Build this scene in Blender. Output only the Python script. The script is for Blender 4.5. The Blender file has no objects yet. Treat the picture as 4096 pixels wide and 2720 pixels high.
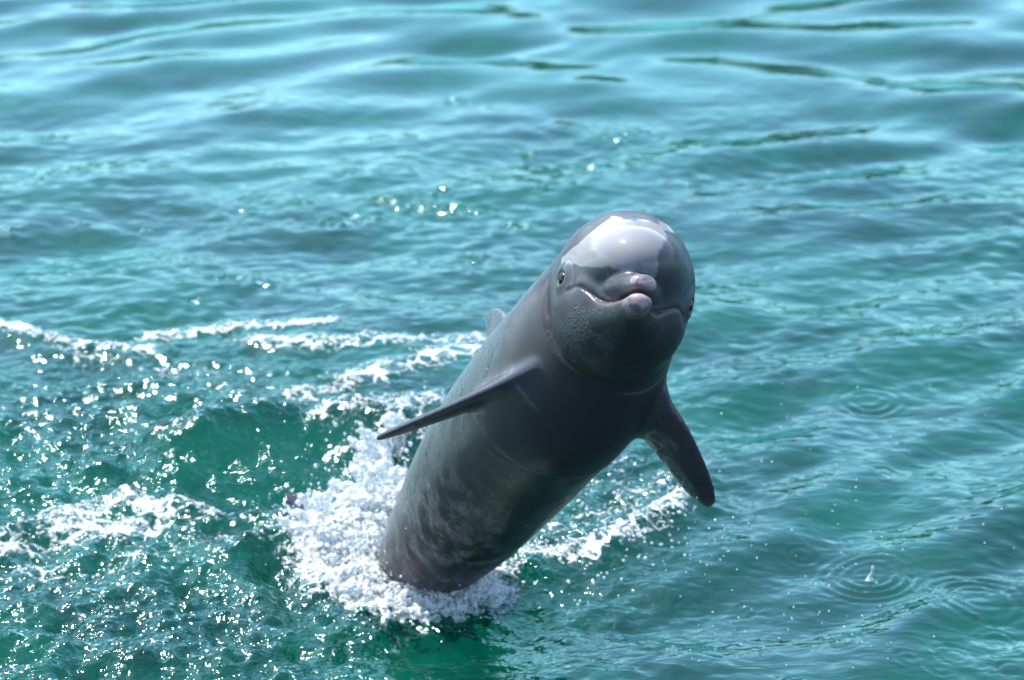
import bpy, bmesh, math, random
import numpy as np
from mathutils import Vector

rng = np.random.default_rng(11)
random.seed(11)
scene = bpy.context.scene
C = scene.collection

# ------------------------------------------------------------------ camera
PITCH = math.radians(22.0)
CAM_H = 3.53
FPX = 3235.0                       # focal length in pixels of the 1024 px wide frame
cam_d = bpy.data.cameras.new('camera')
cam = bpy.data.objects.new('camera', cam_d); C.objects.link(cam)
cam.location = (0, 0, CAM_H)
cam.rotation_euler = (math.radians(90) - PITCH, 0, 0)
cam_d.sensor_width = 36.0
cam_d.lens = FPX * 36.0 / 1024.0
cam_d.clip_end = 1000
cam_d.dof.use_dof = True
cam_d.dof.focus_distance = 6.75
cam_d.dof.aperture_fstop = 4.2
scene.camera = cam

# ------------------------------------------------------------------ light
SUN_AZ = math.radians(-54)         # from straight ahead (+Y), negative = left
SUN_EL = math.radians(60)
world = bpy.data.worlds.new('World'); scene.world = world
world.use_nodes = True
wn = world.node_tree.nodes; wl = world.node_tree.links
sky = wn.new('ShaderNodeTexSky'); sky.sky_type = 'NISHITA'; sky.sun_disc = False
sky.sun_elevation = SUN_EL; sky.sun_rotation = SUN_AZ
sky.dust_density = 0.7; sky.ozone_density = 1.5; sky.air_density = 1.0
wn['Background'].inputs['Strength'].default_value = 0.15
wl.new(sky.outputs[0], wn['Background'].inputs[0])
sun_d = bpy.data.lights.new('sun', 'SUN'); sun_d.energy = 3.9; sun_d.angle = math.radians(0.53)
sun_d.color = (1.0, 0.965, 0.91)
sun = bpy.data.objects.new('sun', sun_d); C.objects.link(sun)
sd = Vector((math.sin(SUN_AZ) * math.cos(SUN_EL), math.cos(SUN_AZ) * math.cos(SUN_EL), math.sin(SUN_EL)))
sun.rotation_euler = sd.to_track_quat('Z', 'Y').to_euler()
sun.location = (-6, 4, 9)

scene.view_settings.view_transform = 'Standard'
scene.view_settings.look = 'None'
scene.view_settings.exposure = 2.2
scene.view_settings.gamma = 1.0
scene.render.engine = 'CYCLES'
scene.cycles.use_denoising = True
scene.cycles.max_bounces = 5
scene.cycles.transparent_max_bounces = 10
scene.cycles.caustics_reflective = False
scene.cycles.caustics_refractive = False
scene.cycles.diffuse_bounces = 2
scene.cycles.glossy_bounces = 3
scene.cycles.sample_clamp_indirect = 6.0

# ------------------------------------------------------------------ helpers
AX = np.array([1.0, 0, 0])
AU = np.array([0, math.sin(PITCH), math.cos(PITCH)])
AF = np.array([0, math.cos(PITCH), -math.sin(PITCH)])
CAM = np.array([0, 0, CAM_H])
def cw(x, y, d): return CAM + x * AX + y * AU + d * AF          # camera metres -> world
def cv(x, y, d):                                                 # camera direction -> world
    v = x * AX + y * AU + d * AF
    return v / np.linalg.norm(v)
def pw(px, py, d): return cw((px - 512) * d / FPX, (340 - py) * d / FPX, d)
def water_at(px, py):                                            # where a pixel's ray meets the water
    r = AX * (px - 512) / FPX + AU * (340 - py) / FPX + AF
    return CAM + r * (CAM_H / -r[2])
def unit(v): return v / np.linalg.norm(v)

def link_mesh(name, verts, faces, mat=None, smooth=True, parent=None):
    me = bpy.data.meshes.new(name)
    verts = np.asarray(verts, dtype=np.float32); faces = np.asarray(faces, dtype=np.int32)
    k = faces.shape[1]
    me.vertices.add(len(verts)); me.vertices.foreach_set('co', verts.ravel())
    me.loops.add(faces.size); me.loops.foreach_set('vertex_index', faces.ravel())
    me.polygons.add(len(faces))
    me.polygons.foreach_set('loop_start', np.arange(0, faces.size, k, dtype=np.int32))
    me.polygons.foreach_set('loop_total', np.full(len(faces), k, dtype=np.int32))
    me.polygons.foreach_set('use_smooth', np.full(len(faces), smooth))
    me.update(calc_edges=True); me.validate()
    if mat: me.materials.append(mat)
    ob = bpy.data.objects.new(name, me); C.objects.link(ob)
    if parent: ob.parent = parent
    return ob
def add_attr(ob, name, arr):
    arr = np.asarray(arr, dtype=np.float32)
    if arr.ndim == 1:
        a = ob.data.attributes.new(name, 'FLOAT', 'POINT'); a.data.foreach_set('value', arr)
    else:
        a = ob.data.attributes.new(name, 'FLOAT_VECTOR', 'POINT'); a.data.foreach_set('vector', arr.ravel())

class Mat:
    """small node-graph helper"""
    def __init__(s, name):
        s.m = bpy.data.materials.new(name); s.m.use_nodes = True
        s.n = s.m.node_tree.nodes; s.l = s.m.node_tree.links
        s.bsdf = s.n['Principled BSDF']; s.out = s.n['Material Output']
    def put(s, sock, v):
        if isinstance(v, bpy.types.NodeSocket): s.l.new(v, sock)
        elif v is not None: sock.default_value = v
    def attr(s, name, vec=False):
        a = s.n.new('ShaderNodeAttribute'); a.attribute_name = name
        return a.outputs['Vector'] if vec else a.outputs['Fac']
    def math(s, op, a, b=None, c=None, clamp=False):
        m = s.n.new('ShaderNodeMath'); m.operation = op; m.use_clamp = clamp
        for i, v in enumerate((a, b, c)):
            if v is not None: s.put(m.inputs[i], v)
        return m.outputs[0]
    def ramp(s, v, lo, hi, a=0.0, b=1.0, smooth=True):
        m = s.n.new('ShaderNodeMapRange'); m.interpolation_type = 'SMOOTHSTEP' if smooth else 'LINEAR'
        s.put(m.inputs['Value'], v)
        for nme, x in (('From Min', lo), ('From Max', hi), ('To Min', a), ('To Max', b)): s.put(m.inputs[nme], x)
        return m.outputs[0]
    def mix(s, f, a, b):
        m = s.n.new('ShaderNodeMix'); m.data_type = 'RGBA'
        s.put(m.inputs[0], f); s.put(m.inputs[6], a); s.put(m.inputs[7], b)
        return m.outputs[2]
    def coords(s, scale=(1, 1, 1), rot=(0, 0, 0), vec=None):
        mp = s.n.new('ShaderNodeMapping')
        if vec is None: vec = s.n.new('ShaderNodeTexCoord').outputs['Object']
        s.l.new(vec, mp.inputs[0]); mp.inputs['Scale'].default_value = scale; mp.inputs['Rotation'].default_value = rot
        return mp.outputs[0]
    def noise(s, vec, scale, detail=3, rough=0.5, dist=0.0, out='Fac'):
        t = s.n.new('ShaderNodeTexNoise'); s.l.new(vec, t.inputs['Vector'])
        t.inputs['Scale'].default_value = scale; t.inputs['Detail'].default_value = detail
        t.inputs['Roughness'].default_value = rough; t.inputs['Distortion'].default_value = dist
        return t.outputs[out]
    def voronoi(s, vec, scale, feature='DISTANCE_TO_EDGE'):
        t = s.n.new('ShaderNodeTexVoronoi'); t.feature = feature; s.l.new(vec, t.inputs['Vector'])
        t.inputs['Scale'].default_value = scale
        return t.outputs['Distance']
    def bump(s, h, strength, dist, normal=None):
        b = s.n.new('ShaderNodeBump'); s.put(b.inputs['Height'], h); s.put(b.inputs['Strength'], strength)
        b.inputs['Distance'].default_value = dist
        if normal is not None: s.l.new(normal, b.inputs['Normal'])
        return b.outputs[0]
    def sep(s, vec):
        x = s.n.new('ShaderNodeSeparateXYZ'); s.l.new(vec, x.inputs[0]); return x.outputs

def smoothstep(a, b, x):
    t = np.clip((x - a) / (b - a), 0, 1); return t * t * (3 - 2 * t)

# sparse-to-dense surface nets on a sampled field (negative inside)
def surface_nets(F, org, h):
    S = F < 0
    nx, ny, nz = F.shape
    c = np.zeros((nx - 1, ny - 1, nz - 1), np.int8)
    for i in (0, 1):
        for j in (0, 1):
            for k in (0, 1):
                c += S[i:nx - 1 + i, j:ny - 1 + j, k:nz - 1 + k]
    act = (c > 0) & (c < 8)
    idx = np.argwhere(act)
    vid = np.full(act.shape, -1, np.int32); vid[act] = np.arange(len(idx))
    acc = np.zeros((len(idx), 3)); cnt = np.zeros(len(idx))
    corners = [(i, j, k) for i in (0, 1) for j in (0, 1) for k in (0, 1)]
    val = {o: F[idx[:, 0] + o[0], idx[:, 1] + o[1], idx[:, 2] + o[2]] for o in corners}
    for a in corners:
        for ax in range(3):
            if a[ax]: continue
            b = list(a); b[ax] = 1; b = tuple(b)
            cross = (val[a] < 0) != (val[b] < 0)
            t = np.where(cross, val[a] / np.where(cross, val[a] - val[b], 1), 0)
            p = np.array(a, float)[None, :].repeat(len(idx), 0); p[:, ax] += t
            acc += p * cross[:, None]; cnt += cross
    V = org + h * (idx + acc / np.maximum(cnt, 1)[:, None])
    quads = []
    for ax in range(3):
        u, v = (ax + 1) % 3, (ax + 2) % 3
        sl0 = [slice(1, n - 1) for n in F.shape]; sl0[ax] = slice(0, F.shape[ax] - 1)
        sl1 = list(sl0); sl1[ax] = slice(1, F.shape[ax])
        A = S[tuple(sl0)]; B = S[tuple(sl1)]
        e = np.argwhere(A != B)
        sgn = A[e[:, 0], e[:, 1], e[:, 2]]
        off = np.array([1, 1, 1]); off[ax] = 0
        base = e + off
        du = np.zeros(3, int); du[u] = 1; dv = np.zeros(3, int); dv[v] = 1
        g = lambda q: vid[q[:, 0], q[:, 1], q[:, 2]]
        q = np.stack([g(base - du - dv), g(base - dv), g(base), g(base - du)], 1)
        q[~sgn] = q[~sgn][:, ::-1]
        quads.append(q)
    Q = np.concatenate(quads)
    return V, Q[(Q >= 0).all(1)]

# ------------------------------------------------------------------ water height field
def wave_set(n, lmin, lmax, ang0, spread, slope, seed):
    r = np.random.default_rng(seed)
    lam = np.exp(r.uniform(math.log(lmin), math.log(lmax), n))
    th = ang0 + r.normal(0, spread, n)
    k = 2 * math.pi / lam
    a = slope / k * r.uniform(0.5, 1.3, n) * math.sqrt(2.0 / n)
    return k * np.cos(th), k * np.sin(th), a, r.uniform(0, 2 * math.pi, n), lam
def eval_waves(ws, x, y, minlam):
    x = x.astype(np.float32); y = y.astype(np.float32); ml = minlam.astype(np.float32)
    h = np.zeros_like(x)
    for kx, ky, a, p, lam in zip(*ws):
        ph = np.float32(kx) * x; ph += np.float32(ky) * y; ph += np.float32(p)
        np.sin(ph, out=ph)
        t = np.clip((np.float32(lam) / ml - np.float32(2)) * np.float32(1 / 3), 0, 1)
        ph *= t; ph *= np.float32(a); h += ph
    return h
R = math.radians
W_SWELL = wave_set(26, 0.34, 1.3, R(107), 0.36, 0.105, 17)
W_MID = wave_set(34, 0.14, 0.42, R(100), 0.50, 0.085, 2)
W_RIP = wave_set(44, 0.045, 0.13, R(80), 0.85, 0.075, 3)
W_DIAG = wave_set(14, 0.22, 0.6, R(138), 0.22, 0.14, 4)
W_CHOP = wave_set(80, 0.045, 0.26, R(95), 1.1, 0.50, 5)
W_FINE = wave_set(60, 0.028, 0.06, R(95), 1.4, 0.36, 6)
W_WARP = wave_set(12, 0.5, 2.0, R(60), 2.0, 0.35, 7)
W_WARP2 = wave_set(12, 0.5, 2.0, R(10), 2.0, 0.35, 8)
W_GUST = wave_set(14, 0.5, 1.9, R(70), 1.5, 1.0, 9)

def gauss_px(x, y, px, py, rx, ry):
    p = water_at(px, py); q = water_at(px + rx, py); s = water_at(px, py + ry)
    return np.exp(-((x - p[0]) / (q[0] - p[0])) ** 2 - ((y - p[1]) / (s[1] - p[1])) ** 2)
def stroke_px(x, y, pts, wid):
    """soft band along a polyline given in picture points, wid in metres"""
    P = [water_at(*p) for p in pts]; best = np.full(x.shape, 1e9)
    for a, b in zip(P[:-1], P[1:]):
        ab = b[:2] - a[:2]; t = np.clip(((x - a[0]) * ab[0] + (y - a[1]) * ab[1]) / (ab @ ab), 0, 1)
        d = np.hypot(x - a[0] - t * ab[0], y - a[1] - t * ab[1]); best = np.minimum(best, d)
    return np.exp(-(best / wid) ** 2)

RINGS = [(870, 573, .125, .030, .0050), (980, 600, .13, .034, .0035), (838, 641, .055, .018, .0022),
         (925, 599, .050, .018, .0022), (903, 612, .035, .014, .0020), (803, 607, .03, .013, .0015),
         (690, 602, .05, .02, .0022), (802, 554, .045, .018, .0030), (870, 399, .10, .035, .0030),
         (720, 400, .05, .022, .0028), (886, 473, .028, .014, .0020), (910, 664, .045, .018, .0020),
         (955, 655, .06, .02, .0025), (1000, 640, .07, .022, .0025), (940, 668, .045, .018, .0020),
         (748, 603, .028, .013, .0015), (860, 540, .05, .02, .0015), (760, 612, .03, .015, .0012),
         (1010, 666, .04, .018, .0018), (478, 262, .05, .03, .0025), (545, 525, .03, .015, .0012),
         (985, 622, .035, .016, .0020), (905, 500, .03, .016, .0010)]

def chop_mask(x, y):
    m = 0.95 * gauss_px(x, y, 120, 470, 330, 150)
    m += 0.8 * gauss_px(x, y, 330, 600, 260, 120)
    m += 0.75 * gauss_px(x, y, 60, 640, 260, 90)
    m += 0.25 * gauss_px(x, y, 250, 215, 160, 40)
    m += 0.55 * gauss_px(x, y, 610, 490, 110, 70) + 0.18 * gauss_px(x, y, 590, 150, 90, 35)
    m *= (1 - .85 * gauss_px(x, y, 445, 650, 75, 36)) * (1 - .55 * gauss_px(x, y, 340, 458, 45, 30))
    return np.clip(m, 0, 1)

BOILS = [(330, 224, 30, 5), (365, 219, 26, 5), (385, 200, 30, 5), (420, 209, 32, 5), (460, 212, 36, 5), (430, 195, 30, 4), (520, 226, 18, 5), (245, 213, 12, 4),
         (350, 173, 8, 4), (455, 101, 13, 4), (582, 168, 12, 5), (530, 153, 10, 4), (612, 138, 16, 6), (630, 132, 10, 4), (538, 194, 10, 4), (250, 200, 9, 4),
         (225, 280, 26, 6), (270, 287, 16, 5), (195, 303, 10, 4), (80, 224, 9, 4), (10, 232, 8, 5), (475, 262, 16, 5), (145, 226, 8, 4), (300, 205, 14, 4)]
def boil_mask(x, y):
    m = np.zeros_like(x)
    for q in BOILS: m += gauss_px(x, y, *q)
    return np.clip(m, 0, 1)
def water_height(x, y, spacing):
    wx = x + 0.35 * eval_waves(W_WARP, x, y, spacing); wy = y + 0.35 * eval_waves(W_WARP2, x, y, spacing)
    g = eval_waves(W_GUST, x, y, spacing) / 0.16
    gust = smoothstep(-1.2, 1.4, g)
    m = chop_mask(x, y)
    far = smoothstep(9.6, 11.6, y)
    near_r = smoothstep(0.0, 0.8, x) * (1 - smoothstep(8.0, 9.6, y))
    h = eval_waves(W_SWELL, wx, wy, spacing) * (0.95 + 0.12 * far)
    h += eval_waves(W_MID, wx, wy, spacing) * (0.40 + 0.45 * gust - 0.25 * far - 0.1 * near_r)
    h += eval_waves(W_RIP, wx, wy, spacing) * (0.45 + 1.1 * (1 - gust)) * (1 - 0.95 * far)
    h += eval_waves(W_DIAG, wx, wy, spacing) * (0.15 + 0.95 * near_r) * (1 - far)
    c = eval_waves(W_CHOP, wx, wy, spacing)
    h += m * (c + 6.0 * c * np.abs(c)) + (m + 2.3 * boil_mask(x, y)) * eval_waves(W_FINE, wx, wy, spacing)
    # the dolphin's bow wave: a steep green shoulder left of the body, hollows beyond
    h += 0.10 * stroke_px(x, y, [(190, 452), (270, 432), (345, 428), (400, 438)], 0.10)
    h -= 0.065 * stroke_px(x, y, [(250, 492), (330, 478), (385, 470)], 0.12)
    h += 0.03 * stroke_px(x, y, [(120, 575), (210, 560), (320, 545)], 0.08)
    h -= 0.04 * gauss_px(x, y, 30, 497, 60, 14)
    h += 0.010 * stroke_px(x, y, [(0, 335), (140, 352), (330, 345), (480, 350)], 0.09)
    h += 0.03 * stroke_px(x, y, [(520, 560), (610, 545), (690, 505)], 0.06)
    h -= 0.035 * gauss_px(x, y, 470, 640, 90, 36)
    for px, py, rad, lam, amp in RINGS:
        lam = max(lam, .024); rad = max(rad, .036); amp = min(max(amp, .0026), .0040)
        p = water_at(px, py); r = np.hypot(x - p[0], y - p[1]); th_ = np.arctan2(y - p[1], x - p[0]); r = r * (1 + .05 * np.sin(2 * th_ + px) + .035 * np.sin(3 * th_ + py))
        sel = r < rad * 2.2
        rr = r[sel]
        h[sel] += .75 * amp * (1 + .5 * np.sin(th_[sel] + px)) * np.cos(2 * math.pi * (rr - rad) / lam) * np.exp(-((rr - rad * 0.72) / (rad * 0.42)) ** 2)
    return h

def axis_coords(lo, hi, steps, far_lo, far_hi, grow=1.22):
    c = list(steps)
    s = c[-1] - c[-2]; v = c[-1]
    while v < far_hi: s *= grow; v += s; c.append(v)
    s = c[1] - c[0]; v = c[0]; pre = []
    while v > far_lo: s *= grow; v -= s; pre.append(v)
    return np.array(pre[::-1] + c)
xs = axis_coords(0, 0, np.arange(-2.3, 2.3, 0.0085), -90, 90)
ys = axis_coords(0, 0, np.concatenate([np.arange(5.7, 9.0, 0.0085), np.arange(9.0, 12.8, 0.012)]), -40, 60)
X, Y = np.meshgrid(xs, ys, indexing='ij')
sp = np.maximum(np.gradient(xs)[:, None], np.gradient(ys)[None, :]) * np.ones_like(X)
H = water_height(X, Y, sp)
fade = 1 - smoothstep(20, 50, np.hypot(X, Y - 9)); H = H * (0.25 + 0.75 * fade)

# foam amount
foam = np.zeros_like(X)
for pts, wid, amt in [
    ([(-20, 325), (40, 336), (90, 345), (150, 350)], 0.06, .8), ([(150, 335), (230, 327), (330, 326)], 0.06, .9),
    ([(250, 345), (330, 345), (420, 342), (490, 340)], 0.08, .75), ([(300, 395), (380, 372), (470, 350)], 0.10, .8),
    ([(60, 350), (200, 372), (260, 400)], 0.10, .5), ([(260, 425), (330, 405), (430, 395)], 0.08, .75),
    ([(330, 430), (380, 430), (420, 440)], 0.09, .9),
    ([(60, 515), (130, 503), (210, 512)], 0.07, .95), ([(-10, 545), (60, 530), (150, 528)], 0.11, .8),
    ([(0, 560), (70, 575), (140, 560)], 0.10, .6), ([(150, 545), (240, 548), (330, 552)], 0.07, .7),
    ([(300, 565), (330, 585), (380, 600)], 0.09, .9), ([(340, 590), (430, 600), (500, 585)], 0.07, 1.0),
    ([(495, 575), (540, 560), (590, 556), (640, 535), (690, 505)], 0.06, .95),
    ([(530, 545), (600, 520), (660, 480)], 0.10, .6), ([(560, 500), (640, 455)], 0.08, .45),
    ([(80, 615), (130, 612)], 0.05, .5), ([(440, 640), (380, 660)], .08, .3),
    ([(300, 540), (350, 545), (400, 560), (440, 585)], 0.13, 1.0)]:
    foam = np.maximum(foam, amt * stroke_px(X, Y, pts, wid))
H += 0.006 * foam * smoothstep(.3, .9, foam)

nx, ny = X.shape
I = np.arange(nx * ny).reshape(nx, ny)
faces = np.stack([I[:-1, :-1], I[1:, :-1], I[1:, 1:], I[:-1, 1:]], -1).reshape(-1, 4)

# water: turbid teal body, partly clear, under a Fresnel mirror
m = Mat('lagoon_water')
oc = m.coords()
foam_a = m.attr('foam'); chop_a = m.attr('chop')
n_fine = m.noise(m.coords((1, 1.2, 1)), 46, 1.5, 0.5, 0.4)
n_rip = m.noise(m.coords((0.7, 1.4, 1), (0, 0, 0.2)), 13, 2, 0.5, 0.5)
b1 = m.bump(n_rip, m.ramp(m.sep(oc)[1], 9.2, 11.2, 0.5, 0.12), 0.012)
b2 = m.bump(n_fine, m.ramp(chop_a, 0.0, 0.8, 0.06, 0.95), 0.012, b1)
patch = m.noise(oc, 1.1, 4, 0.6, 0.4)
body = m.mix(m.ramp(patch, 0.35, 0.68), (0.0008, 0.010, 0.009, 1), (0.001, 0.016, 0.012, 1))
diff = m.n.new('ShaderNodeBsdfDiffuse'); m.put(diff.inputs['Color'], body); m.put(diff.inputs['Normal'], b1)
trans = m.n.new('ShaderNodeBsdfTransparent'); trans.inputs[0].default_value = (0.034, 0.42, 0.36, 1)
mixb = m.n.new('ShaderNodeMixShader'); mixb.inputs[0].default_value = 0.72
m.l.new(diff.outputs[0], mixb.inputs[1]); m.l.new(trans.outputs[0], mixb.inputs[2])
gl = m.n.new('ShaderNodeBsdfGlossy'); gl.distribution = 'BECKMANN'; gl.inputs['Color'].default_value = (.69, 1, .945, 1); gl.inputs['Roughness'].default_value = 0.11; m.put(gl.inputs['Normal'], b2)
fr = m.n.new('ShaderNodeFresnel'); fr.inputs['IOR'].default_value = 1.41; m.put(fr.inputs['Normal'], b2)
mixs = m.n.new('ShaderNodeMixShader'); m.l.new(fr.outputs[0], mixs.inputs[0])
m.l.new(mixb.outputs[0], mixs.inputs[1]); m.l.new(gl.outputs[0], mixs.inputs[2])
# lacy foam: broken by warped cells and noise
wv = m.n.new('ShaderNodeVectorMath'); wv.operation = 'ADD'
m.l.new(oc, wv.inputs[0])
wsc = m.n.new('ShaderNodeVectorMath'); wsc.operation = 'SCALE'; m.l.new(m.noise(oc, 9, 4, .6, 0, 'Color'), wsc.inputs[0]); wsc.inputs['Scale'].default_value = 0.09
m.l.new(wsc.outputs[0], wv.inputs[1])
cell = m.voronoi(wv.outputs[0], 17)
cell2 = m.voronoi(wv.outputs[0], 44)
lace = m.math('SUBTRACT', 1.0, m.ramp(cell, 0.0, 0.16))
lace2 = m.math('SUBTRACT', 1.0, m.ramp(cell2, 0.0, 0.22))
brk = m.noise(oc, 7, 5, .65, .5)
amt = m.math('ADD', m.math('MULTIPLY', lace, .34), m.math('MULTIPLY', lace2, .16))
amt = m.math('ADD', amt, m.math('MULTIPLY', brk, 1.5))
amt = m.math('ADD', amt, m.math('MULTIPLY', foam_a, 0.85))
fmask = m.math('MULTIPLY', m.ramp(amt, 1.52, 2.0), m.ramp(foam_a, 0.12, 0.55))
fb = m.n.new('ShaderNodeBsdfPrincipled'); fb.inputs['Base Color'].default_value = (0.34, 0.37, 0.375, 1)
fb.inputs['Roughness'].default_value = 0.45
m.put(fb.inputs['Normal'], m.bump(m.math('ADD', n_fine, cell2), 0.8, 0.012))
mixf = m.n.new('ShaderNodeMixShader'); m.put(mixf.inputs[0], m.math('MULTIPLY', fmask, 0.9))
m.l.new(mixs.outputs[0], mixf.inputs[1]); m.l.new(fb.outputs[0], mixf.inputs[2])
m.l.new(mixf.outputs[0], m.out.inputs['Surface'])
m.n.remove(m.bsdf)
water = link_mesh('water', np.stack([X, Y, H], -1).reshape(-1, 3), faces, m.m)
add_attr(water, 'foam', foam.ravel()); add_attr(water, 'chop', np.maximum(chop_mask(X, Y), boil_mask(X, Y)).ravel())
water['kind'] = 'structure'
def surf_z(x, y):
    i = np.clip(np.searchsorted(xs, x), 1, nx - 1); j = np.clip(np.searchsorted(ys, y), 1, ny - 1)
    return H[i, j]

# sea bed
sx = np.linspace(-90, 90, 91); sy = np.linspace(-40, 60, 61)
SX, SY = np.meshgrid(sx, sy, indexing='ij')
SZ = -2.4 + 0.2 * np.sin(SX * .7) * np.cos(SY * .6)
J = np.arange(SX.size).reshape(SX.shape)
sf = np.stack([J[:-1, :-1], J[1:, :-1], J[1:, 1:], J[:-1, 1:]], -1).reshape(-1, 4)
m = Mat('sea_bed_sand')
nz_ = m.noise(m.coords(), 0.8, 5, .6)
m.put(m.bsdf.inputs['Base Color'], m.mix(m.ramp(nz_, .42, .58), (.030, .095, .080, 1), (.12, .24, .205, 1)))
m.bsdf.inputs['Roughness'].default_value = 0.9
bed = link_mesh('sea_bed', np.stack([SX, SY, SZ], -1).reshape(-1, 3), sf, m.m); bed['kind'] = 'structure'

# far wooded shore that the wave backs mirror as dark streaks
bx_ = np.linspace(-85, 85, 341); bt = np.linspace(0, 1, 15)
BX, BT = np.meshgrid(bx_, bt, indexing='ij')
crown = 5.0 + 1.1 * np.sin(BX * .21 + 1) + .9 * np.sin(BX * .53) + .6 * np.sin(BX * 1.3 + 2) + .35 * np.sin(BX * 2.9)
ang = BT * math.pi
BZ = -3 + (crown + 3) * np.sin(ang) ** .55
BY = 52 - 6 * np.cos(ang) + .5 * np.sin(BX * 1.7 + BT * 9) + .35 * np.sin(BX * 3.1 + BT * 17)
J = np.arange(BX.size).reshape(BX.shape)
sf = np.stack([J[:-1, :-1], J[:-1, 1:], J[1:, 1:], J[1:, :-1]], -1).reshape(-1, 4)
m = Mat('mangrove_green')
m.put(m.bsdf.inputs['Base Color'], m.mix(m.noise(m.coords(), 1.4, 5, .7), (.004, .010, .004, 1), (.022, .040, .015, 1)))
m.bsdf.inputs['Roughness'].default_value = .8
m.put(m.bsdf.inputs['Normal'], m.bump(m.noise(m.coords(), 3, 6, .75), 1.0, .8))
shore = link_mesh('wooded_shore', np.stack([BX, BY, BZ], -1).reshape(-1, 3), sf, m.m); shore['kind'] = 'structure'

# ------------------------------------------------------------------ dolphin
def catmull(P, n):
    P = np.asarray(P, float); out = []
    Q = np.vstack([2 * P[0] - P[1], P, 2 * P[-1] - P[-2]])
    for i in range(len(P) - 1):
        p0, p1, p2, p3 = Q[i:i + 4]
        for t in np.linspace(0, 1, n, endpoint=False):
            out.append(.5 * ((2 * p1) + (-p0 + p2) * t + (2 * p0 - 5 * p1 + 4 * p2 - p3) * t * t + (-p0 + 3 * p1 - 3 * p2 + p3) * t ** 3))
    out.append(P[-1]); return np.array(out)

class Tube:
    """generalised cylinder: centres, 'up' vectors, half width, half height up / down"""
    def __init__(s, pts, ups, w, hu, hd, n=8, margin=.09):
        D = catmull(np.hstack([np.array(pts), np.array(ups), np.array(w)[:, None], np.array(hu)[:, None], np.array(hd)[:, None]]), n)
        s.P = D[:, :3]; s.w = np.maximum(D[:, 6], .003); s.hu = np.maximum(D[:, 7], .003); s.hd = np.maximum(D[:, 8], .003)
        T = np.gradient(s.P, axis=0); T /= np.linalg.norm(T, axis=1)[:, None]
        U = D[:, 3:6]; U = U - (U * T).sum(1)[:, None] * T; U /= np.linalg.norm(U, axis=1)[:, None]
        s.T, s.U = T, U; s.B = np.cross(T, U)
        r = max(s.w.max(), s.hu.max(), s.hd.max()) + margin
        s.lo = s.P.min(0) - r; s.hi = s.P.max(0) + r
        s.len = np.concatenate([[0], np.cumsum(np.linalg.norm(np.diff(s.P, axis=0), axis=1))])
    def __call__(s, p, want=False):
        d = np.full(len(p), 9.0); sel = ((p > s.lo) & (p < s.hi)).all(1)
        if want: sel = np.ones(len(p), bool)
        q = p[sel]
        if not len(q): return d
        S = np.zeros(len(q)); V = np.zeros(len(q)); best = np.full(len(q), 9.0)
        o = s.P.mean(0)
        near = np.argmin(((s.P - o) ** 2).sum(1)[None] - 2 * (q - o) @ (s.P - o).T, 1)
        for off in (-2, -1, 0, 1):
            i = np.clip(near + off, 0, len(s.P) - 2)
            A = s.P[i]; AB = s.P[i + 1] - A; L2 = (AB * AB).sum(1)
            t0 = ((q - A) * AB).sum(1) / L2; t = np.clip(t0, 0, 1); tt = t[:, None]
            v = q - A - tt * AB
            y = (v * (s.U[i] + tt * (s.U[i + 1] - s.U[i]))).sum(1); x = (v * (s.B[i] + tt * (s.B[i + 1] - s.B[i]))).sum(1)
            w = s.w[i] + t * (s.w[i + 1] - s.w[i]); hu = s.hu[i] + t * (s.hu[i + 1] - s.hu[i]); hd = s.hd[i] + t * (s.hd[i + 1] - s.hd[i])
            h = np.where(y > 0, hu, hd); z = (t0 - t) * np.sqrt(L2)
            k = np.sqrt((x / w) ** 2 + (y / h) ** 2 + (z / np.minimum(w, .5 * (hu + hd))) ** 2) + 1e-9
            r = np.sqrt(x * x + y * y + z * z) + 1e-9
            dd = (k - 1) * r / k
            b = dd < best
            best = np.where(b, dd, best)
            if want: S = np.where(b, s.len[i] + t * np.sqrt(L2), S); V = np.where(b, y / h, V)
        d[sel] = best
        return (d, S, V) if want else d

def smin(a, b, k):
    h = np.clip(.5 + .5 * (b - a) / k, 0, 1)
    return b + (a - b) * h - k * h * (1 - h)

# head frame: HF forward (beak), HU up, HB towards the dolphin's left (picture right)
HO = pw(625, 290, 6.80)
to_cam = unit(CAM - HO)
HF = unit(to_cam + AU * math.tan(R(7.5)) + AX * math.tan(R(7.5)))
HU = AX * 0.21 + AU * 0.978; HU = unit(HU - HF * (HU @ HF))
HB = np.cross(HU, HF)
def hp(f, u, r): return HO + f * HF + u * HU + r * HB
def head_coords(p): q = p - HO; return q @ HF, q @ HU, q @ HB

AT = cv(-.29, -.41, .87)                               # towards the tail
VC = to_cam - AT * (to_cam @ AT); VC = unit(VC)
WR = np.cross(AT, VC); WR = WR if WR @ AX > 0 else -WR
PHI = R(33)
BELLY = math.cos(PHI) * VC + math.sin(PHI) * WR
DORS = -BELLY
S_ = cw(.128, -.078, 7.05); M_ = cw(-.039, -.305, 7.52); B_ = cw(-.212, -.536, 8.0)
T1 = np.array((-.29, 7.39, -.17)); T2 = np.array((-.37, 7.56, -.20)); T3 = np.array((-.44, 7.72, -.12))
TIPR = np.array((-.575, 7.60, -.004)); TIPL = T3 + np.array((.20, .22, -.14))
TD = unit(np.cross(T3 - T2, TIPR - T3)); TD = TD if TD[2] > 0 else -TD

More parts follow.
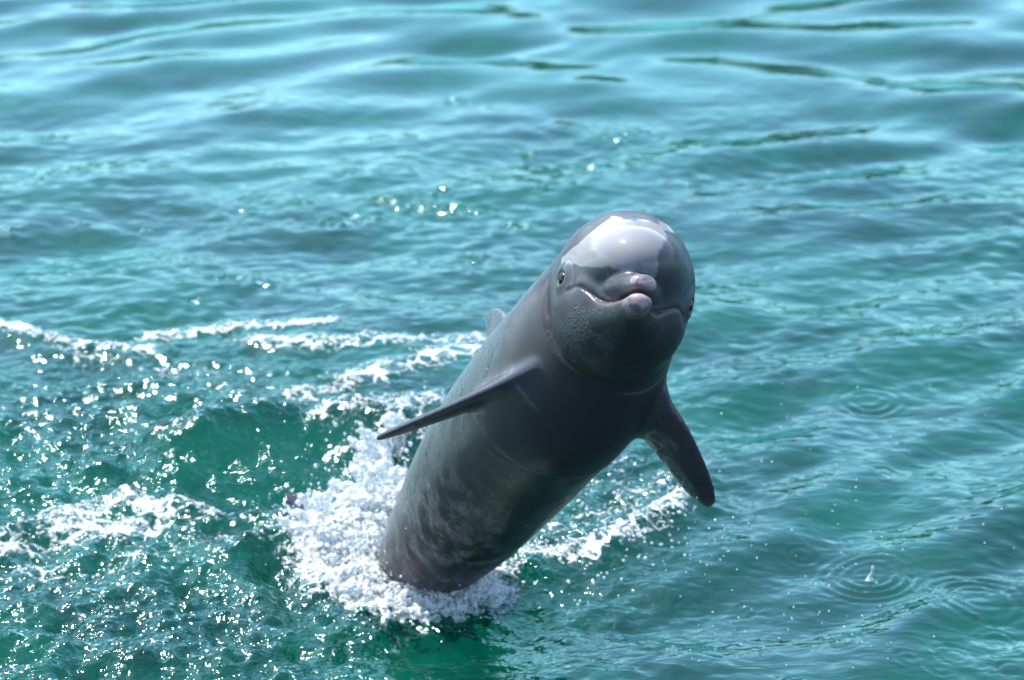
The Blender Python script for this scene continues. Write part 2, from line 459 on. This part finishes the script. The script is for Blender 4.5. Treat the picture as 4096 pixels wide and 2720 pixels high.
body_t = Tube([hp(-.02, 0.0, 0), hp(-.13, -.005, 0), S_, (S_ + M_) / 2 + DORS * .012, M_ + DORS * .012, (M_ + B_) / 2, B_, T1, T2, T3],
              [HU, unit(HU * .8 + DORS * .2), DORS, DORS, DORS, DORS, DORS, unit(DORS + TD), TD, TD],
              [.118, .150, .188, .190, .180, .155, .118, .070, .040, .022],
              [.112, .162, .196, .192, .185, .158, .125, .095, .065, .030],
              [.100, .132, .182, .190, .178, .152, .120, .090, .060, .030], 12)

def fin(px_pts, chord, th, chords, n=5):
    P = [pw(*q) if not isinstance(q, np.ndarray) else q for q in px_pts]
    T = unit(P[-1] - P[0]); N = unit(np.cross(chord, T))
    return Tube(P, [N] * len(P), chords, th, th, n, .06)
flip_r = fin([(552, 366, 6.93), (512, 385, 6.97), (462, 406, 7.04), (418, 423, 7.11), (392, 433, 7.155), (379, 438, 7.18)],
             cv(-.05, -.17, .98), [.027, .021, .016, .012, .009, .006], [.085, .075, .062, .042, .026, .010])
flip_l = fin([(640, 400, 7.02), (662, 428, 7.04), (683, 462, 7.10), (697, 487, 7.16), (704, 499, 7.19), (707, 504, 7.205)],
             cv(-.40, -.29, .86), [.034, .024, .017, .013, .010, .007], [.090, .076, .062, .047, .030, .014])
DFc = S_ + (M_ - S_) / np.linalg.norm(M_ - S_) * .47
dors_t = Tube([DFc + DORS * .13 - AT * .02, DFc + DORS * .24 + AT * .03, DFc + DORS * .345 + AT * .08, DFc + DORS * .415 + AT * .14, DFc + DORS * .435 + AT * .17],
              [np.cross(AT, DORS)] * 5, [.150, .110, .070, .035, .014], [.026, .018, .012, .008, .005], [.026, .018, .012, .008, .005], 5, .06)
def fluke(tip):
    tl = unit(T3 - T2); mid = (T3 + tip) / 2
    return Tube([T3 - tl * .03, T3 + (tip - T3) * .35 - tl * .02, T3 + (tip - T3) * .7 + tl * .01, tip + tl * .03], [TD] * 4,
                [.11, .09, .065, .020], [.024, .016, .010, .005], [.024, .016, .010, .005], 5, .06)
fl_r, fl_l = fluke(TIPR), fluke(TIPL)

def ell(f, u, r, c, rad):
    x, y, z = (f - c[0]) / rad[0], (u - c[1]) / rad[1], (r - c[2]) / rad[2]
    k = np.sqrt(x * x + y * y + z * z) + 1e-9
    d = np.sqrt((f - c[0]) ** 2 + (u - c[1]) ** 2 + (r - c[2]) ** 2) + 1e-9
    return (k - 1) * d / k
upper_jaw = Tube([hp(.06, -.034, 0), hp(.15, -.024, 0), hp(.21, -.022, 0), hp(.275, -.026, 0), hp(.326, -.029, 0)], [HU] * 5,
                 [.066, .058, .043, .032, .0265], [.026, .032, .027, .021, .017], [.034, .030, .025, .021, .017], 14, .06)
lower_jaw = Tube([hp(.03, -.088, 0), hp(.12, -.080, 0), hp(.20, -.073, 0), hp(.27, -.070, 0), hp(.326, -.067, 0)], [HU] * 5,
                 [.096, .064, .041, .029, .0235], [.045, .036, .028, .020, .017], [.058, .048, .036, .026, .022], 14, .06)
throat_t = Tube([hp(-.01, -.082, 0), hp(-.10, -.115, 0), (hp(-.12, -.13, 0) + S_ + BELLY * .085) / 2, S_ + BELLY * .072, S_ + AT * .12 + BELLY * .07], [HU, DORS, DORS, DORS, DORS],
                [.095, .112, .118, .115, .10], [.095, .10, .10, .10, .09], [.085, .095, .10, .105, .10], 10, .09)
MR = [0, .015, .030, .045, .060, .080, .100, .112, .122, .134, .2]
MU = [-.047, -.049, -.055, -.056, -.052, -.040, -.029, -.028, -.034, -.045, -.045]
def mouth_dist(f, u, r):
    """distance to the mouth line, which runs from the beak tip to a corner under each eye"""
    ar = np.abs(r); um = np.interp(ar, MR, MU); sl = (np.interp(ar + .004, MR, MU) - np.interp(ar - .004, MR, MU)) / .008
    d = np.abs(u - um) / np.sqrt(1 + sl * sl)
    return np.sqrt(d * d + np.maximum(ar - .121, 0) ** 2 + np.maximum(.01 - f, 0) ** 2)
EYES = [[.026, -.008, s * .130] for s in (-1, 1)]

def sdf(p):
    d = body_t(p)
    q = p - HO
    near = (q * q).sum(1) < .5 ** 2
    if near.any():
        f, u, r = q[near] @ HF, q[near] @ HU, q[near] @ HB
        e = ell(f, u, r, (-.03, .014, 0), (.17, .157, .143))
        ml = ell(f, u, r, (.083, .040, 0), (.132, .084, .103))
        e = smin(e, ml, .04)
        th = ell(f, u, r, (.00, -.078, 0), (.135, .098, .122))
        e = smin(e, th, .05)
        d[near] = smin(d[near], throat_t(p[near]), .07)
        e = smin(d[near], e, .055)
        j = smin(upper_jaw(p[near]), e, .014)
        k = smin(lower_jaw(p[near]), e, .040)
        e = smin(j, k, .006)
        md = mouth_dist(f, u, r)
        e = e + (.0026 + .0034 * smoothstep(.09, .045, np.abs(r))) * np.exp(-(md / .0042) ** 2) - .0014 * np.exp(-((md - .012) / .008) ** 2) * smoothstep(.05, .12, f)
        for ey in EYES:
            de = np.sqrt(((f - ey[0]) / 1.25) ** 2 + (u - ey[1]) ** 2 + (r - ey[2]) ** 2)
            e = e - .0026 * np.exp(-((de - .0195) / .007) ** 2) + .009 * np.exp(-(de / .013) ** 2) + .0035 * np.exp(-((de - .042) / .013) ** 2)
        # crease where the throat folds on the chest
        d[near] = e
    for t, k in ((flip_r, .026), (flip_l, .045), (dors_t, .04), (fl_r, .03), (fl_l, .03)):
        tt = t(p); s = tt < .3
        d[s] = smin(d[s], tt[s], k)
    return d

EY0 = [list(e) for e in EYES]; EYES[:] = [[9, 9, 9], [9, 9, 9]]
for e in EY0:                                   # slide each eye onto the cheek
    rr = np.linspace(.06, .2, 300); sg = 1 if e[2] > 0 else -1
    e[2] = sg * rr[np.argmin(np.abs(sdf(np.array([hp(e[0], e[1], sg * q) for q in rr]))))]
EYES[:] = EY0
tubes = [body_t, flip_r, flip_l, dors_t, fl_r, fl_l, lower_jaw]
lo = np.min([t.lo for t in tubes], 0) + .04; hi = np.max([t.hi for t in tubes], 0) - .04
hf = 0.0058; RT = 4; hc = hf * RT
nc = np.ceil((hi - lo) / hc).astype(int) + 1
gx = [lo[i] + hc * np.arange(nc[i]) for i in range(3)]
G = np.stack(np.meshgrid(*gx, indexing='ij'), -1).reshape(-1, 3)
Fc = sdf(G).reshape(nc)
cellmin = np.full(nc - 1, 9.0)
for i in (0, 1):
    for j in (0, 1):
        for k in (0, 1):
            cellmin = np.minimum(cellmin, np.abs(Fc[i:nc[0] - 1 + i, j:nc[1] - 1 + j, k:nc[2] - 1 + k]))
nf = (nc - 1) * RT + 1
sgn = Fc[:-1, :-1, :-1]
Ff = np.full(nf, 1.0, np.float32)
Ff[:-1, :-1, :-1] = np.where(np.repeat(np.repeat(np.repeat(sgn, RT, 0), RT, 1), RT, 2) < 0, -1, 1)
cells = np.argwhere(cellmin < hc * 1.15)
o = np.stack(np.meshgrid(*[np.arange(RT)] * 3, indexing='ij'), -1).reshape(-1, 3)
fi = (cells[:, None, :] * RT + o[None]).reshape(-1, 3)
for a in range(0, len(fi), 250000):
    b = fi[a:a + 250000]
    Ff[b[:, 0], b[:, 1], b[:, 2]] = sdf(lo + hf * b)
V, Q = surface_nets(Ff, lo, hf)

def project(V, n=3):
    e = 1.2e-3
    for _ in range(n):
        for a in range(0, len(V), 200000):
            p = V[a:a + 200000]; d0 = sdf(p)
            g = np.stack([sdf(p + e * np.eye(3)[i]) - d0 for i in range(3)], 1) / e
            V[a:a + 200000] = p - g * np.clip(d0 / np.maximum((g * g).sum(1), .2), -.006, .006)[:, None]
    return V
V = project(V, 2)
tmp = link_mesh('tmp', V, Q)
sm = tmp.modifiers.new('s', 'SUBSURF'); sm.levels = 1; sm.subdivision_type = 'CATMULL_CLARK'
ev = tmp.evaluated_get(bpy.context.evaluated_depsgraph_get()); me2 = bpy.data.meshes.new_from_object(ev)
V = np.zeros(len(me2.vertices) * 3); me2.vertices.foreach_get('co', V); V = V.reshape(-1, 3)
Q = np.zeros(len(me2.polygons) * 4, np.int32); me2.loops.foreach_get('vertex_index', Q); Q = Q.reshape(-1, 4)
bpy.data.objects.remove(tmp)
V = project(V, 1)
# light smoothing, none on the face
E = np.concatenate([Q[:, [0, 1]], Q[:, [1, 2]], Q[:, [2, 3]], Q[:, [3, 0]]])
deg = np.bincount(E[:, 0], minlength=len(V)) + np.bincount(E[:, 1], minlength=len(V))
f, u, r = head_coords(V)
sharp = np.minimum.reduce([t(V) for t in (flip_r, flip_l, dors_t, fl_r, fl_l)])
lam0 = .55 * smoothstep(.02, -.10, f) + .10
lam1 = .6 * smoothstep(.0, -.10, f) * smoothstep(.01, .05, sharp)
for it in range(40):
    lam = lam0 if it < 5 else lam1
    a = np.zeros_like(V)
    for c in range(3):
        a[:, c] = np.bincount(E[:, 0], V[E[:, 1], c], len(V)) + np.bincount(E[:, 1], V[E[:, 0], c], len(V))
    V += lam[:, None] * (a / deg[:, None] - V)

# ---- skin
m = Mat('dolphin_skin')
bel = m.attr('belly'); hv = m.attr('head', True); hs = m.sep(hv)      # hs: forward, up, left (metres)
oc = m.coords()
mott = m.noise(oc, 9, 5, .6, .3); mott2 = m.noise(oc, 42, 4, .6)
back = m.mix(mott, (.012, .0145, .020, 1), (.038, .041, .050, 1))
belly_shade = m.mix(mott, (.007, .0085, .010, 1), (.014, .0155, .0175, 1))  # belly darker than the back: underside shade put into the skin colour
col = m.mix(m.ramp(m.math('ADD', bel, m.math('MULTIPLY', m.math('SUBTRACT', mott, .5), .35)), .35, .75), back, belly_shade)
col = m.mix(m.math('MULTIPLY', m.attr('fins'), .9), col, m.mix(mott, (.014, .015, .020, 1), (.028, .028, .034, 1)))
col = m.mix(m.math('MULTIPLY', m.attr('vent'), .7), col, (.11, .065, .085, 1))
# pale, pink-mottled beak tip and lips
tip = m.math('MULTIPLY', m.ramp(hs[0], .245, .325), m.ramp(m.math('ADD', hs[1], m.math('MULTIPLY', mott2, .02)), .008, -.022))
pink = m.mix(m.ramp(mott2, .40, .60), (.07, .05, .07, 1), (.20, .16, .17, 1))
col = m.mix(m.math('MULTIPLY', tip, .75), col, pink)
lip = m.math('SUBTRACT', 1.0, m.ramp(m.attr('mouth'), .004, .020))
lip2 = m.math('MULTIPLY', lip, m.ramp(hs[0], .09, .2))
col = m.mix(m.math('MULTIPLY', lip2, .4), col, (.15, .13, .13, 1))
line = m.math('SUBTRACT', 1.0, m.ramp(m.attr('mouth'), .0012, .0045))
col = m.mix(m.math('MULTIPLY', line, .9), col, (.012, .012, .014, 1))
eyer = m.math('SUBTRACT', 1.0, m.ramp(m.attr('eye'), .017, .034))
col = m.mix(m.math('MULTIPLY', eyer, .92), col, (.02, .02, .024, 1))
# rake scars: thin pale scratches
sc = m.n.new('ShaderNodeTexWave'); sc.wave_type = 'BANDS'; sc.inputs['Scale'].default_value = 2.3; sc.inputs['Distortion'].default_value = 14
sc.inputs['Detail'].default_value = 1.5; sc.inputs['Detail Scale'].default_value = .7
m.l.new(m.coords((1, 1, 1), (.5, .3, .9)), sc.inputs['Vector'])
scr = m.math('MULTIPLY', m.ramp(sc.outputs['Fac'], .975, .998), m.ramp(mott, .5, .62))
col = m.mix(m.math('MULTIPLY', scr, .07), col, (.30, .30, .31, 1))
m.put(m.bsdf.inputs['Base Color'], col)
# water film on the forehead: an unbroken sheet with a ragged edge, elsewhere patchy wet skin
edge = m.math('ADD', m.math('MULTIPLY', m.math('SUBTRACT', m.noise(oc, 24, 3, .5), .5), .030), m.math('MULTIPLY', m.math('SUBTRACT', m.noise(oc, 9, 1, .5), .5), .050))
U_ = m.math('MULTIPLY_ADD', hs[0], .13, m.math('ADD', hs[1], edge)); R_ = m.math('MULTIPLY_ADD', hs[0], .13, m.math('ADD', hs[2], edge))
f1 = m.ramp(U_, .029, .039)
f2 = m.ramp(R_, .070, .058)
f3 = m.ramp(m.math('MULTIPLY_ADD', edge, .6, m.math('SUBTRACT', R_, m.math('MULTIPLY', U_, .82))), -.178, -.173)
f4 = m.ramp(U_, .150, .146)
film = m.math('MULTIPLY', m.math('MULTIPLY', f1, f2), m.math('MULTIPLY', m.math('MULTIPLY', f3, f4), m.ramp(hs[0], -.03, .0)))
wet = m.math('MULTIPLY', m.ramp(m.noise(oc, 5, 4, .6, .8), .40, .62), m.ramp(bel, .35, .65, 1, .05))
spl_a = m.attr('splashed')
# ragged sheet of water sliding off the chin
t1 = m.math('MULTIPLY', m.ramp(m.math('ADD', hs[2], m.math('MULTIPLY', edge, 1.2)), -.128, -.120), m.ramp(m.math('ADD', hs[2], m.math('MULTIPLY', edge, 1.6)), -.006, -.012))
t2 = m.math('MULTIPLY', m.ramp(m.math('ADD', hs[1], m.math('MULTIPLY', edge, 1.4)), -.168, -.160), m.ramp(m.math('ADD', hs[1], edge), -.062, -.072))
chin = m.math('MULTIPLY', m.math('MULTIPLY', t1, t2), m.math('MULTIPLY', m.ramp(hs[0], -.06, 0), m.ramp(m.noise(oc, 17, 3, .6), .40, .50)))
run = m.math('MULTIPLY', spl_a, m.ramp(m.noise(m.coords((1, 1, .45)), 22, 5, .7, .4), .40, .66))
runny = m.math('MAXIMUM', m.math('MULTIPLY', chin, .55), run)
finrun = m.math('MULTIPLY', m.attr('wetfin'), m.ramp(m.noise(oc, 55, 4, .65, .8), .40, .50))
runny = m.math('MAXIMUM', runny, finrun)
calm_ = m.math('SUBTRACT', 1.0, film)
rough = m.mix(film, m.mix(wet, (.50, .50, .50, 1), (.30, .30, .30, 1)), (.10, .10, .10, 1))
rough = m.mix(runny, rough, (.20, .20, .20, 1))
m.put(m.bsdf.inputs['Roughness'], rough)
m.bsdf.inputs['IOR'].default_value = 1.40
m.put(m.bsdf.inputs['Specular IOR Level'], m.math('MULTIPLY', m.ramp(bel, .35, .8, .20, .14), m.ramp(m.attr('fins'), 0, 1, 1, .4)))
m.put(m.bsdf.inputs['Coat Weight'], m.math('ADD', m.math('ADD', film, m.math('ADD', runny, m.math('MULTIPLY', m.attr('sheen'), .8))), m.math('MULTIPLY_ADD', wet, .15, m.math('MULTIPLY_ADD', m.attr('fins'), .16, .12)), clamp=True))
m.put(m.bsdf.inputs['Coat Roughness'], m.mix(film, m.mix(m.attr('sheen'), (.14, .14, .14, 1), (.40, .40, .40, 1)), (.86, .86, .86, 1)))
cr_ = m.bsdf.inputs['Coat Roughness'].links[0].from_socket
m.put(m.bsdf.inputs['Coat Roughness'], m.mix(m.math('MULTIPLY', runny, calm_), cr_, (.10, .10, .10, 1)))
m.put(m.bsdf.inputs['Coat IOR'], m.math('MULTIPLY_ADD', film, .60, 1.40))
calm = m.math('SUBTRACT', 1.0, film)
streak = m.noise(m.coords((3, 3, 1.2)), 30, 4, .7, 1.0)
bh = m.math('ADD', m.math('MULTIPLY', streak, 1.0), m.math('MULTIPLY', m.noise(oc, 200, 2, .6), .9))
nb = m.bump(bh, m.math('MULTIPLY', calm, m.math('MULTIPLY_ADD', runny, .95, .04)), .009)
m.put(m.bsdf.inputs['Normal'], nb); m.put(m.bsdf.inputs['Coat Normal'], nb)

dol = bpy.data.objects.new('dolphin', None); C.objects.link(dol)
dol.location = (B_[0], B_[1], 0)
dol['label'] = 'wet grey dolphin leaping out of the water, beak turned up, flippers spread'
dol['category'] = 'dolphin'
base = np.array(dol.location)
body_o = link_mesh('body', V - base, Q, m.m, True, dol)
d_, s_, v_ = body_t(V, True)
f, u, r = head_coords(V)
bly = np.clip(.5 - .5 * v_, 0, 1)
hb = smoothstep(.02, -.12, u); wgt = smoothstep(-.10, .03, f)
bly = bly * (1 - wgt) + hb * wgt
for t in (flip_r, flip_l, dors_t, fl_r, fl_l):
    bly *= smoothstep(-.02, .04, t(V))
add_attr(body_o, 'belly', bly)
add_attr(body_o, 'head', np.stack([f, u, r], 1))
md = mouth_dist(f, u, r); add_attr(body_o, 'mouth', md)
ed = np.min([np.sqrt(((f - e[0]) / 1.25) ** 2 + (u - e[1]) ** 2 + (r - e[2]) ** 2) for e in EYES], 0); add_attr(body_o, 'eye', ed)
side = (V - HO) @ WR; lat = np.zeros(len(V))
mid = body_t.P[np.argmin(((body_t.P ** 2).sum(1))[None] - 2 * V @ body_t.P.T, 1)]
lat = ((V - mid) @ WR) / .18                       # -1 on the flank, +1 on the far side of the belly
flank = smoothstep(-.25, -.80, lat) * smoothstep(-.12, -.25, f)
low = smoothstep(.70, .15, V[:, 2])
fins = np.max([smoothstep(.03, -.004, t(V)) * smoothstep(-.01, .03, d_) for t in (flip_r, flip_l, fl_r, fl_l)], 0)
add_attr(body_o, 'fins', fins); flank = flank * (1 - fins); add_attr(body_o, 'sheen', flank)
add_attr(body_o, 'vent', np.exp(-((V - pw(425, 572, 7.86)) ** 2).sum(1) / .06 ** 2) + .7 * np.exp(-((V - pw(405, 560, 7.9)) ** 2).sum(1) / .05 ** 2))
fc_ = flip_l.P[np.argmin(((V[:, None, :] - flip_l.P[None, ::3]) ** 2).sum(2), 1) * 3]
wetfin = smoothstep(.012, -.002, flip_l(V)) * smoothstep(.0, .03, d_) * smoothstep(.004, .016, (V - fc_) @ cv(-.82, -.57, 0))
add_attr(body_o, 'wetfin', wetfin)
add_attr(body_o, 'splashed', np.clip(.85 * flank + .75 * low * smoothstep(.9, .2, np.abs(lat)) + .4 * low, 0, 1))
body_o['label'] = 'smooth grey body with flippers, shade-darkened belly and pinkish beak tip'

# eyes
m = Mat('dolphin_eye')
m.bsdf.inputs['Base Color'].default_value = (.006, .005, .005, 1); m.bsdf.inputs['Roughness'].default_value = .12; m.bsdf.inputs['Specular IOR Level'].default_value = .2
bm = bmesh.new(); bmesh.ops.create_uvsphere(bm, u_segments=24, v_segments=14, radius=1)
ev_ = np.array([v.co for v in bm.verts]); ef = [[v.index for v in fc.verts] for fc in bm.faces]; bm.free()
for ey in EYES:
    c = hp(ey[0] - .003, ey[1], ey[2] - (.0095 if ey[2] > 0 else -.0095))
    W = c + ev_[:, :1] * .0185 * HF + ev_[:, 1:2] * .0165 * HU + ev_[:, 2:] * .0135 * HB
    me = bpy.data.meshes.new('eye'); me.from_pydata((W - base).tolist(), [], ef); me.polygons.foreach_set('use_smooth', [True] * len(ef))
    me.materials.append(m.m); eo = bpy.data.objects.new('eye', me); C.objects.link(eo); eo.parent = dol

# ------------------------------------------------------------------ splash and spray
m = Mat('white_water')
m.bsdf.inputs['Base Color'].default_value = (.60, .62, .625, 1); m.bsdf.inputs['Roughness'].default_value = .3
m.bsdf.inputs['IOR'].default_value = 1.33
nrm = m.bump(m.noise(m.coords(), 150, 4, .7), 1.0, .006)
m.put(m.bsdf.inputs['Normal'], nrm)
tl = m.n.new('ShaderNodeBsdfTranslucent'); tl.inputs[0].default_value = (.55, .60, .61, 1); m.put(tl.inputs['Normal'], nrm)
mx = m.n.new('ShaderNodeMixShader'); mx.inputs[0].default_value = .45
m.l.new(m.bsdf.outputs[0], mx.inputs[1]); m.l.new(tl.outputs[0], mx.inputs[2])
tr = m.n.new('ShaderNodeBsdfTransparent'); tr.inputs[0].default_value = (.95, .99, .99, 1)
mx2 = m.n.new('ShaderNodeMixShader')
m.put(mx2.inputs[0], m.ramp(m.noise(m.coords(), 75, 5, .7, .6), .36, .60, .12, .95))
m.l.new(tr.outputs[0], mx2.inputs[1]); m.l.new(mx.outputs[0], mx2.inputs[2])
m.l.new(mx2.outputs[0], m.out.inputs['Surface'])
froth = m.m

parts = []                                     # x, y, z, radius
r_ = np.random.default_rng(21)
def blob(px, py, n, sx_, sy_, z0, z1, r0, r1):
    c = water_at(px, py)
    for _ in range(n):
        x = c[0] + r_.normal(0, sx_); y = c[1] + r_.normal(0, sy_)
        e = math.exp(-((x - c[0]) / (1.6 * sx_)) ** 2 - ((y - c[1]) / (1.6 * sy_)) ** 2)
        parts.append((x, y, surf_z(x, y) + z0 + (z1 - z0) * r_.random() ** 1.8 * e, r_.uniform(r0, r1)))
def jet(px, py, dirn, ln, n, r0, wob=.012, drop=True):
    p = water_at(px, py) + r_.normal(0, .012, 3); d = np.array(dirn, float); d = d / np.linalg.norm(d)
    off = np.zeros(3)
    for i in range(n):
        t = i / (n - 1); off += r_.normal(0, wob, 3)
        q = p + d * ln * t + off * t + np.array((0, 0, -.35 * ln * t * t))
        parts.append((*q, max(.0026, r0 * (1 - t) ** .7 * r_.uniform(.6, 1.2))))
# foam heaped in front of the body, round its base
for px, py, n, a, b, zz in [(365, 578, 260, .06, .10, .07), (400, 588, 300, .07, .10, .07), (440, 590, 240, .07, .07, .05), (480, 582, 120, .05, .06, .035),
                            (345, 552, 260, .05, .09, .08), (360, 535, 260, .05, .09, .11), (385, 560, 180, .05, .08, .09), (322, 552, 90, .04, .06, .03)]:
    blob(px, py, n * 6, a, b, -.02, zz * .75, .0026, .0068)
# sheets thrown up to the left and along the back
for i in range(190):
    t = r_.random(); px = 330 + 78 * t + r_.normal(0, 6); py = 545 - 40 * t + r_.normal(0, 9)
    jet(px, py, (-.35 + .35 * t + r_.normal(0, .18), .1 + r_.normal(0, .2), 1), r_.uniform(.05, .17) * (1 + .2 * t), 19, r_.uniform(.004, .009))
for i in range(45):
    t = r_.random(); px = 352 + 65 * t + r_.normal(0, 6); py = 480 - 55 * t + r_.normal(0, 8)
    jet(px, py, (-.25 + r_.normal(0, .25), .1, 1), r_.uniform(.05, .15), 15, r_.uniform(.0035, .007))
for px, py, dr, ln in [(328, 540, (-.35, 0, 1), .26), (322, 548, (-.5, -.1, 1), .20), (345, 530, (-.1, .1, 1), .24), (372, 515, (-.3, 0, 1), .25),
                       (366, 505, (-.6, 0, 1), .22), (392, 500, (-.2, .1, 1), .26), (385, 470, (-.5, 0, .8), .2), (398, 450, (-.3, 0, 1), .2)]:
    for _ in range(3): jet(px, py, np.array(dr) + r_.normal(0, .07, 3), ln * r_.uniform(.8, 1.05), 26, .011, .007)
PT = np.array(parts)
lo_s = PT[:, :3].min(0) - .05; hi_s = PT[:, :3].max(0) + .05; hs_ = .0034
ns = np.ceil((hi_s - lo_s) / hs_).astype(int) + 1
FS = np.zeros(ns, np.float32)
for x, y, z, rr in PT:
    R2 = rr * 3.7; c = (np.array((x, y, z)) - lo_s) / hs_; kk = int(R2 / hs_) + 1
    i0 = np.maximum(np.round(c).astype(int) - kk, 0); i1 = np.minimum(i0 + 2 * kk + 1, ns)
    a, b, e = [(np.arange(i0[i], i1[i]) - c[i]) * hs_ for i in range(3)]
    q = 1 - (a[:, None, None] ** 2 + b[None, :, None] ** 2 + e[None, None, :] ** 2) / (R2 * R2)
    FS[i0[0]:i1[0], i0[1]:i1[1], i0[2]:i1[2]] += np.maximum(q, 0) ** 2
VS, QS = surface_nets(1.45 - FS, lo_s, hs_)
VS += .0014 * np.sin(VS[:, [1, 2, 0]] * 420 + 1.7 * np.sin(VS[:, [2, 0, 1]] * 190))
spl = link_mesh('splash_foam', VS, QS, froth, True)
spl['kind'] = 'stuff'; spl['label'] = 'white frothing splash thrown up round the base of the dolphin'; spl['category'] = 'splash'

bm = bmesh.new(); bmesh.ops.create_icosphere(bm, subdivisions=1, radius=1)
IV = np.array([v.co for v in bm.verts]); IF = np.array([[v.index for v in fc.verts] for fc in bm.faces]); bm.free()
def drops(name, P, mat, squash=None):
    P = np.asarray(P); n = len(P)
    sc3 = np.ones((n, 3)) if squash is None else squash
    VV = (P[:, None, :3] + IV[None] * (P[:, 3:4] * sc3)[:, None, :]).reshape(-1, 3)
    FF = (IF[None] + (np.arange(n) * len(IV))[:, None, None]).reshape(-1, 3)
    o = link_mesh(name, VV, FF, mat, True); o['kind'] = 'stuff'; return o
m = Mat('clear_drops')
m.bsdf.inputs['Base Color'].default_value = (.85, .93, .93, 1); m.bsdf.inputs['Roughness'].default_value = .05
m.bsdf.inputs['IOR'].default_value = 1.33; m.bsdf.inputs['Transmission Weight'].default_value = .75
dropm = m.m
D = []
for i in range(2600):                            # spray round the splash
    b = PT[r_.integers(len(PT))]
    D.append((b[0] + r_.normal(0, .05), b[1] + r_.normal(0, .06), max(b[2], .01) + abs(r_.normal(0, .06)), r_.choice([.0012, .0018, .0026, .0042, .0065], p=[.42, .3, .18, .08, .02])))
for i in range(240):                            # drops falling on the right, just over the surface
    px = r_.uniform(640, 1015); py = r_.uniform(385, 676)
    if r_.random() > .25 + .75 * math.exp(-((px - 760) / 140) ** 2): continue
    p = water_at(px, py); D.append((p[0], p[1], surf_z(p[0], p[1]) + r_.choice([.004, .02, .06, .10]) * r_.random(), r_.uniform(.0012, .0030)))
for i in range(160):                            # runnels under the far flipper and belly
    px = r_.uniform(560, 690); py = 560 - (px - 560) * .45 + r_.normal(0, 30)
    p = water_at(px, py); D.append((p[0], p[1], surf_z(p[0], p[1]) + .01, r_.uniform(.002, .005)))
for src, n_, sp_ in ((TIPD, 26, .05) for TIPD in (flip_l.P[-1], flip_r.P[-3])):
    for i in range(n_):                         # drips falling off chin, flippers and belly
        t_ = r_.random(); q_ = src + np.array((r_.normal(0, .018 + sp_ * t_), r_.normal(0, .018 + sp_ * t_), -.03 - .45 * t_ * t_))
        if q_[2] > .02: D.append((*q_, r_.choice([.0012, .0018, .0026, .0036], p=[.4, .3, .2, .1])))
dr = drops('spray_drops', D, dropm)
dr['label'] = 'fine drops of spray flung off around the dolphin'; dr['category'] = 'spray'

# froth bubbles riding on the foam streaks
fx = foam * (np.abs(X) < 2.3) * (Y > 5.8) * (Y < 10.5)
pr = (np.clip(fx - .35, 0, 1) ** 1.6 * np.gradient(xs)[:, None] * np.gradient(ys)[None, :]).ravel(); pr /= pr.sum()
ci = r_.choice(len(pr), 5200, p=pr)
bx = X.ravel()[ci] + r_.normal(0, .006, len(ci)); by = Y.ravel()[ci] + r_.normal(0, .006, len(ci))
br = r_.uniform(.0025, .0075, len(ci))
keep = np.sin(bx * 31 + 2 * np.sin(by * 23)) + np.sin(by * 37 + 2 * np.sin(bx * 19)) > .2
sq = np.ones((keep.sum(), 3)); sq[:, 2] = .6
fo = drops('foam_bubbles', np.stack([bx, by, surf_z(bx, by) + .001, br], 1)[keep], froth, sq)
fo['label'] = 'scattered white froth floating in streaks on the wake'; fo['category'] = 'foam'

# single drop rebounding from the surface, a small jet inside its ring
p = water_at(870, 577); z0 = surf_z(p[0], p[1])
prof = [(.013, -.004), (.010, .002), (.0065, .007), (.0042, .014), (.0026, .022), (.0036, .029), (.0040, .034), (.0028, .038), (.0006, .040)]
n = 14; vv = []; ff = []
for i, (rr, z) in enumerate(prof):
    for k in range(n):
        a = 2 * math.pi * k / n; vv.append((rr * math.cos(a) + z * .15 - .0015 * math.sin(z * 160), rr * math.sin(a) * .9, z))
for i in range(len(prof) - 1):
    for k in range(n):
        ff.append((i * n + k, i * n + (k + 1) % n, (i + 1) * n + (k + 1) % n, (i + 1) * n + k))
jo = link_mesh('water_jet', vv, ff, dropm, True); jo.location = (p[0], p[1], z0)
jo['label'] = 'small clear water jet rebounding inside the widest ripple rings'; jo['category'] = 'water jet'
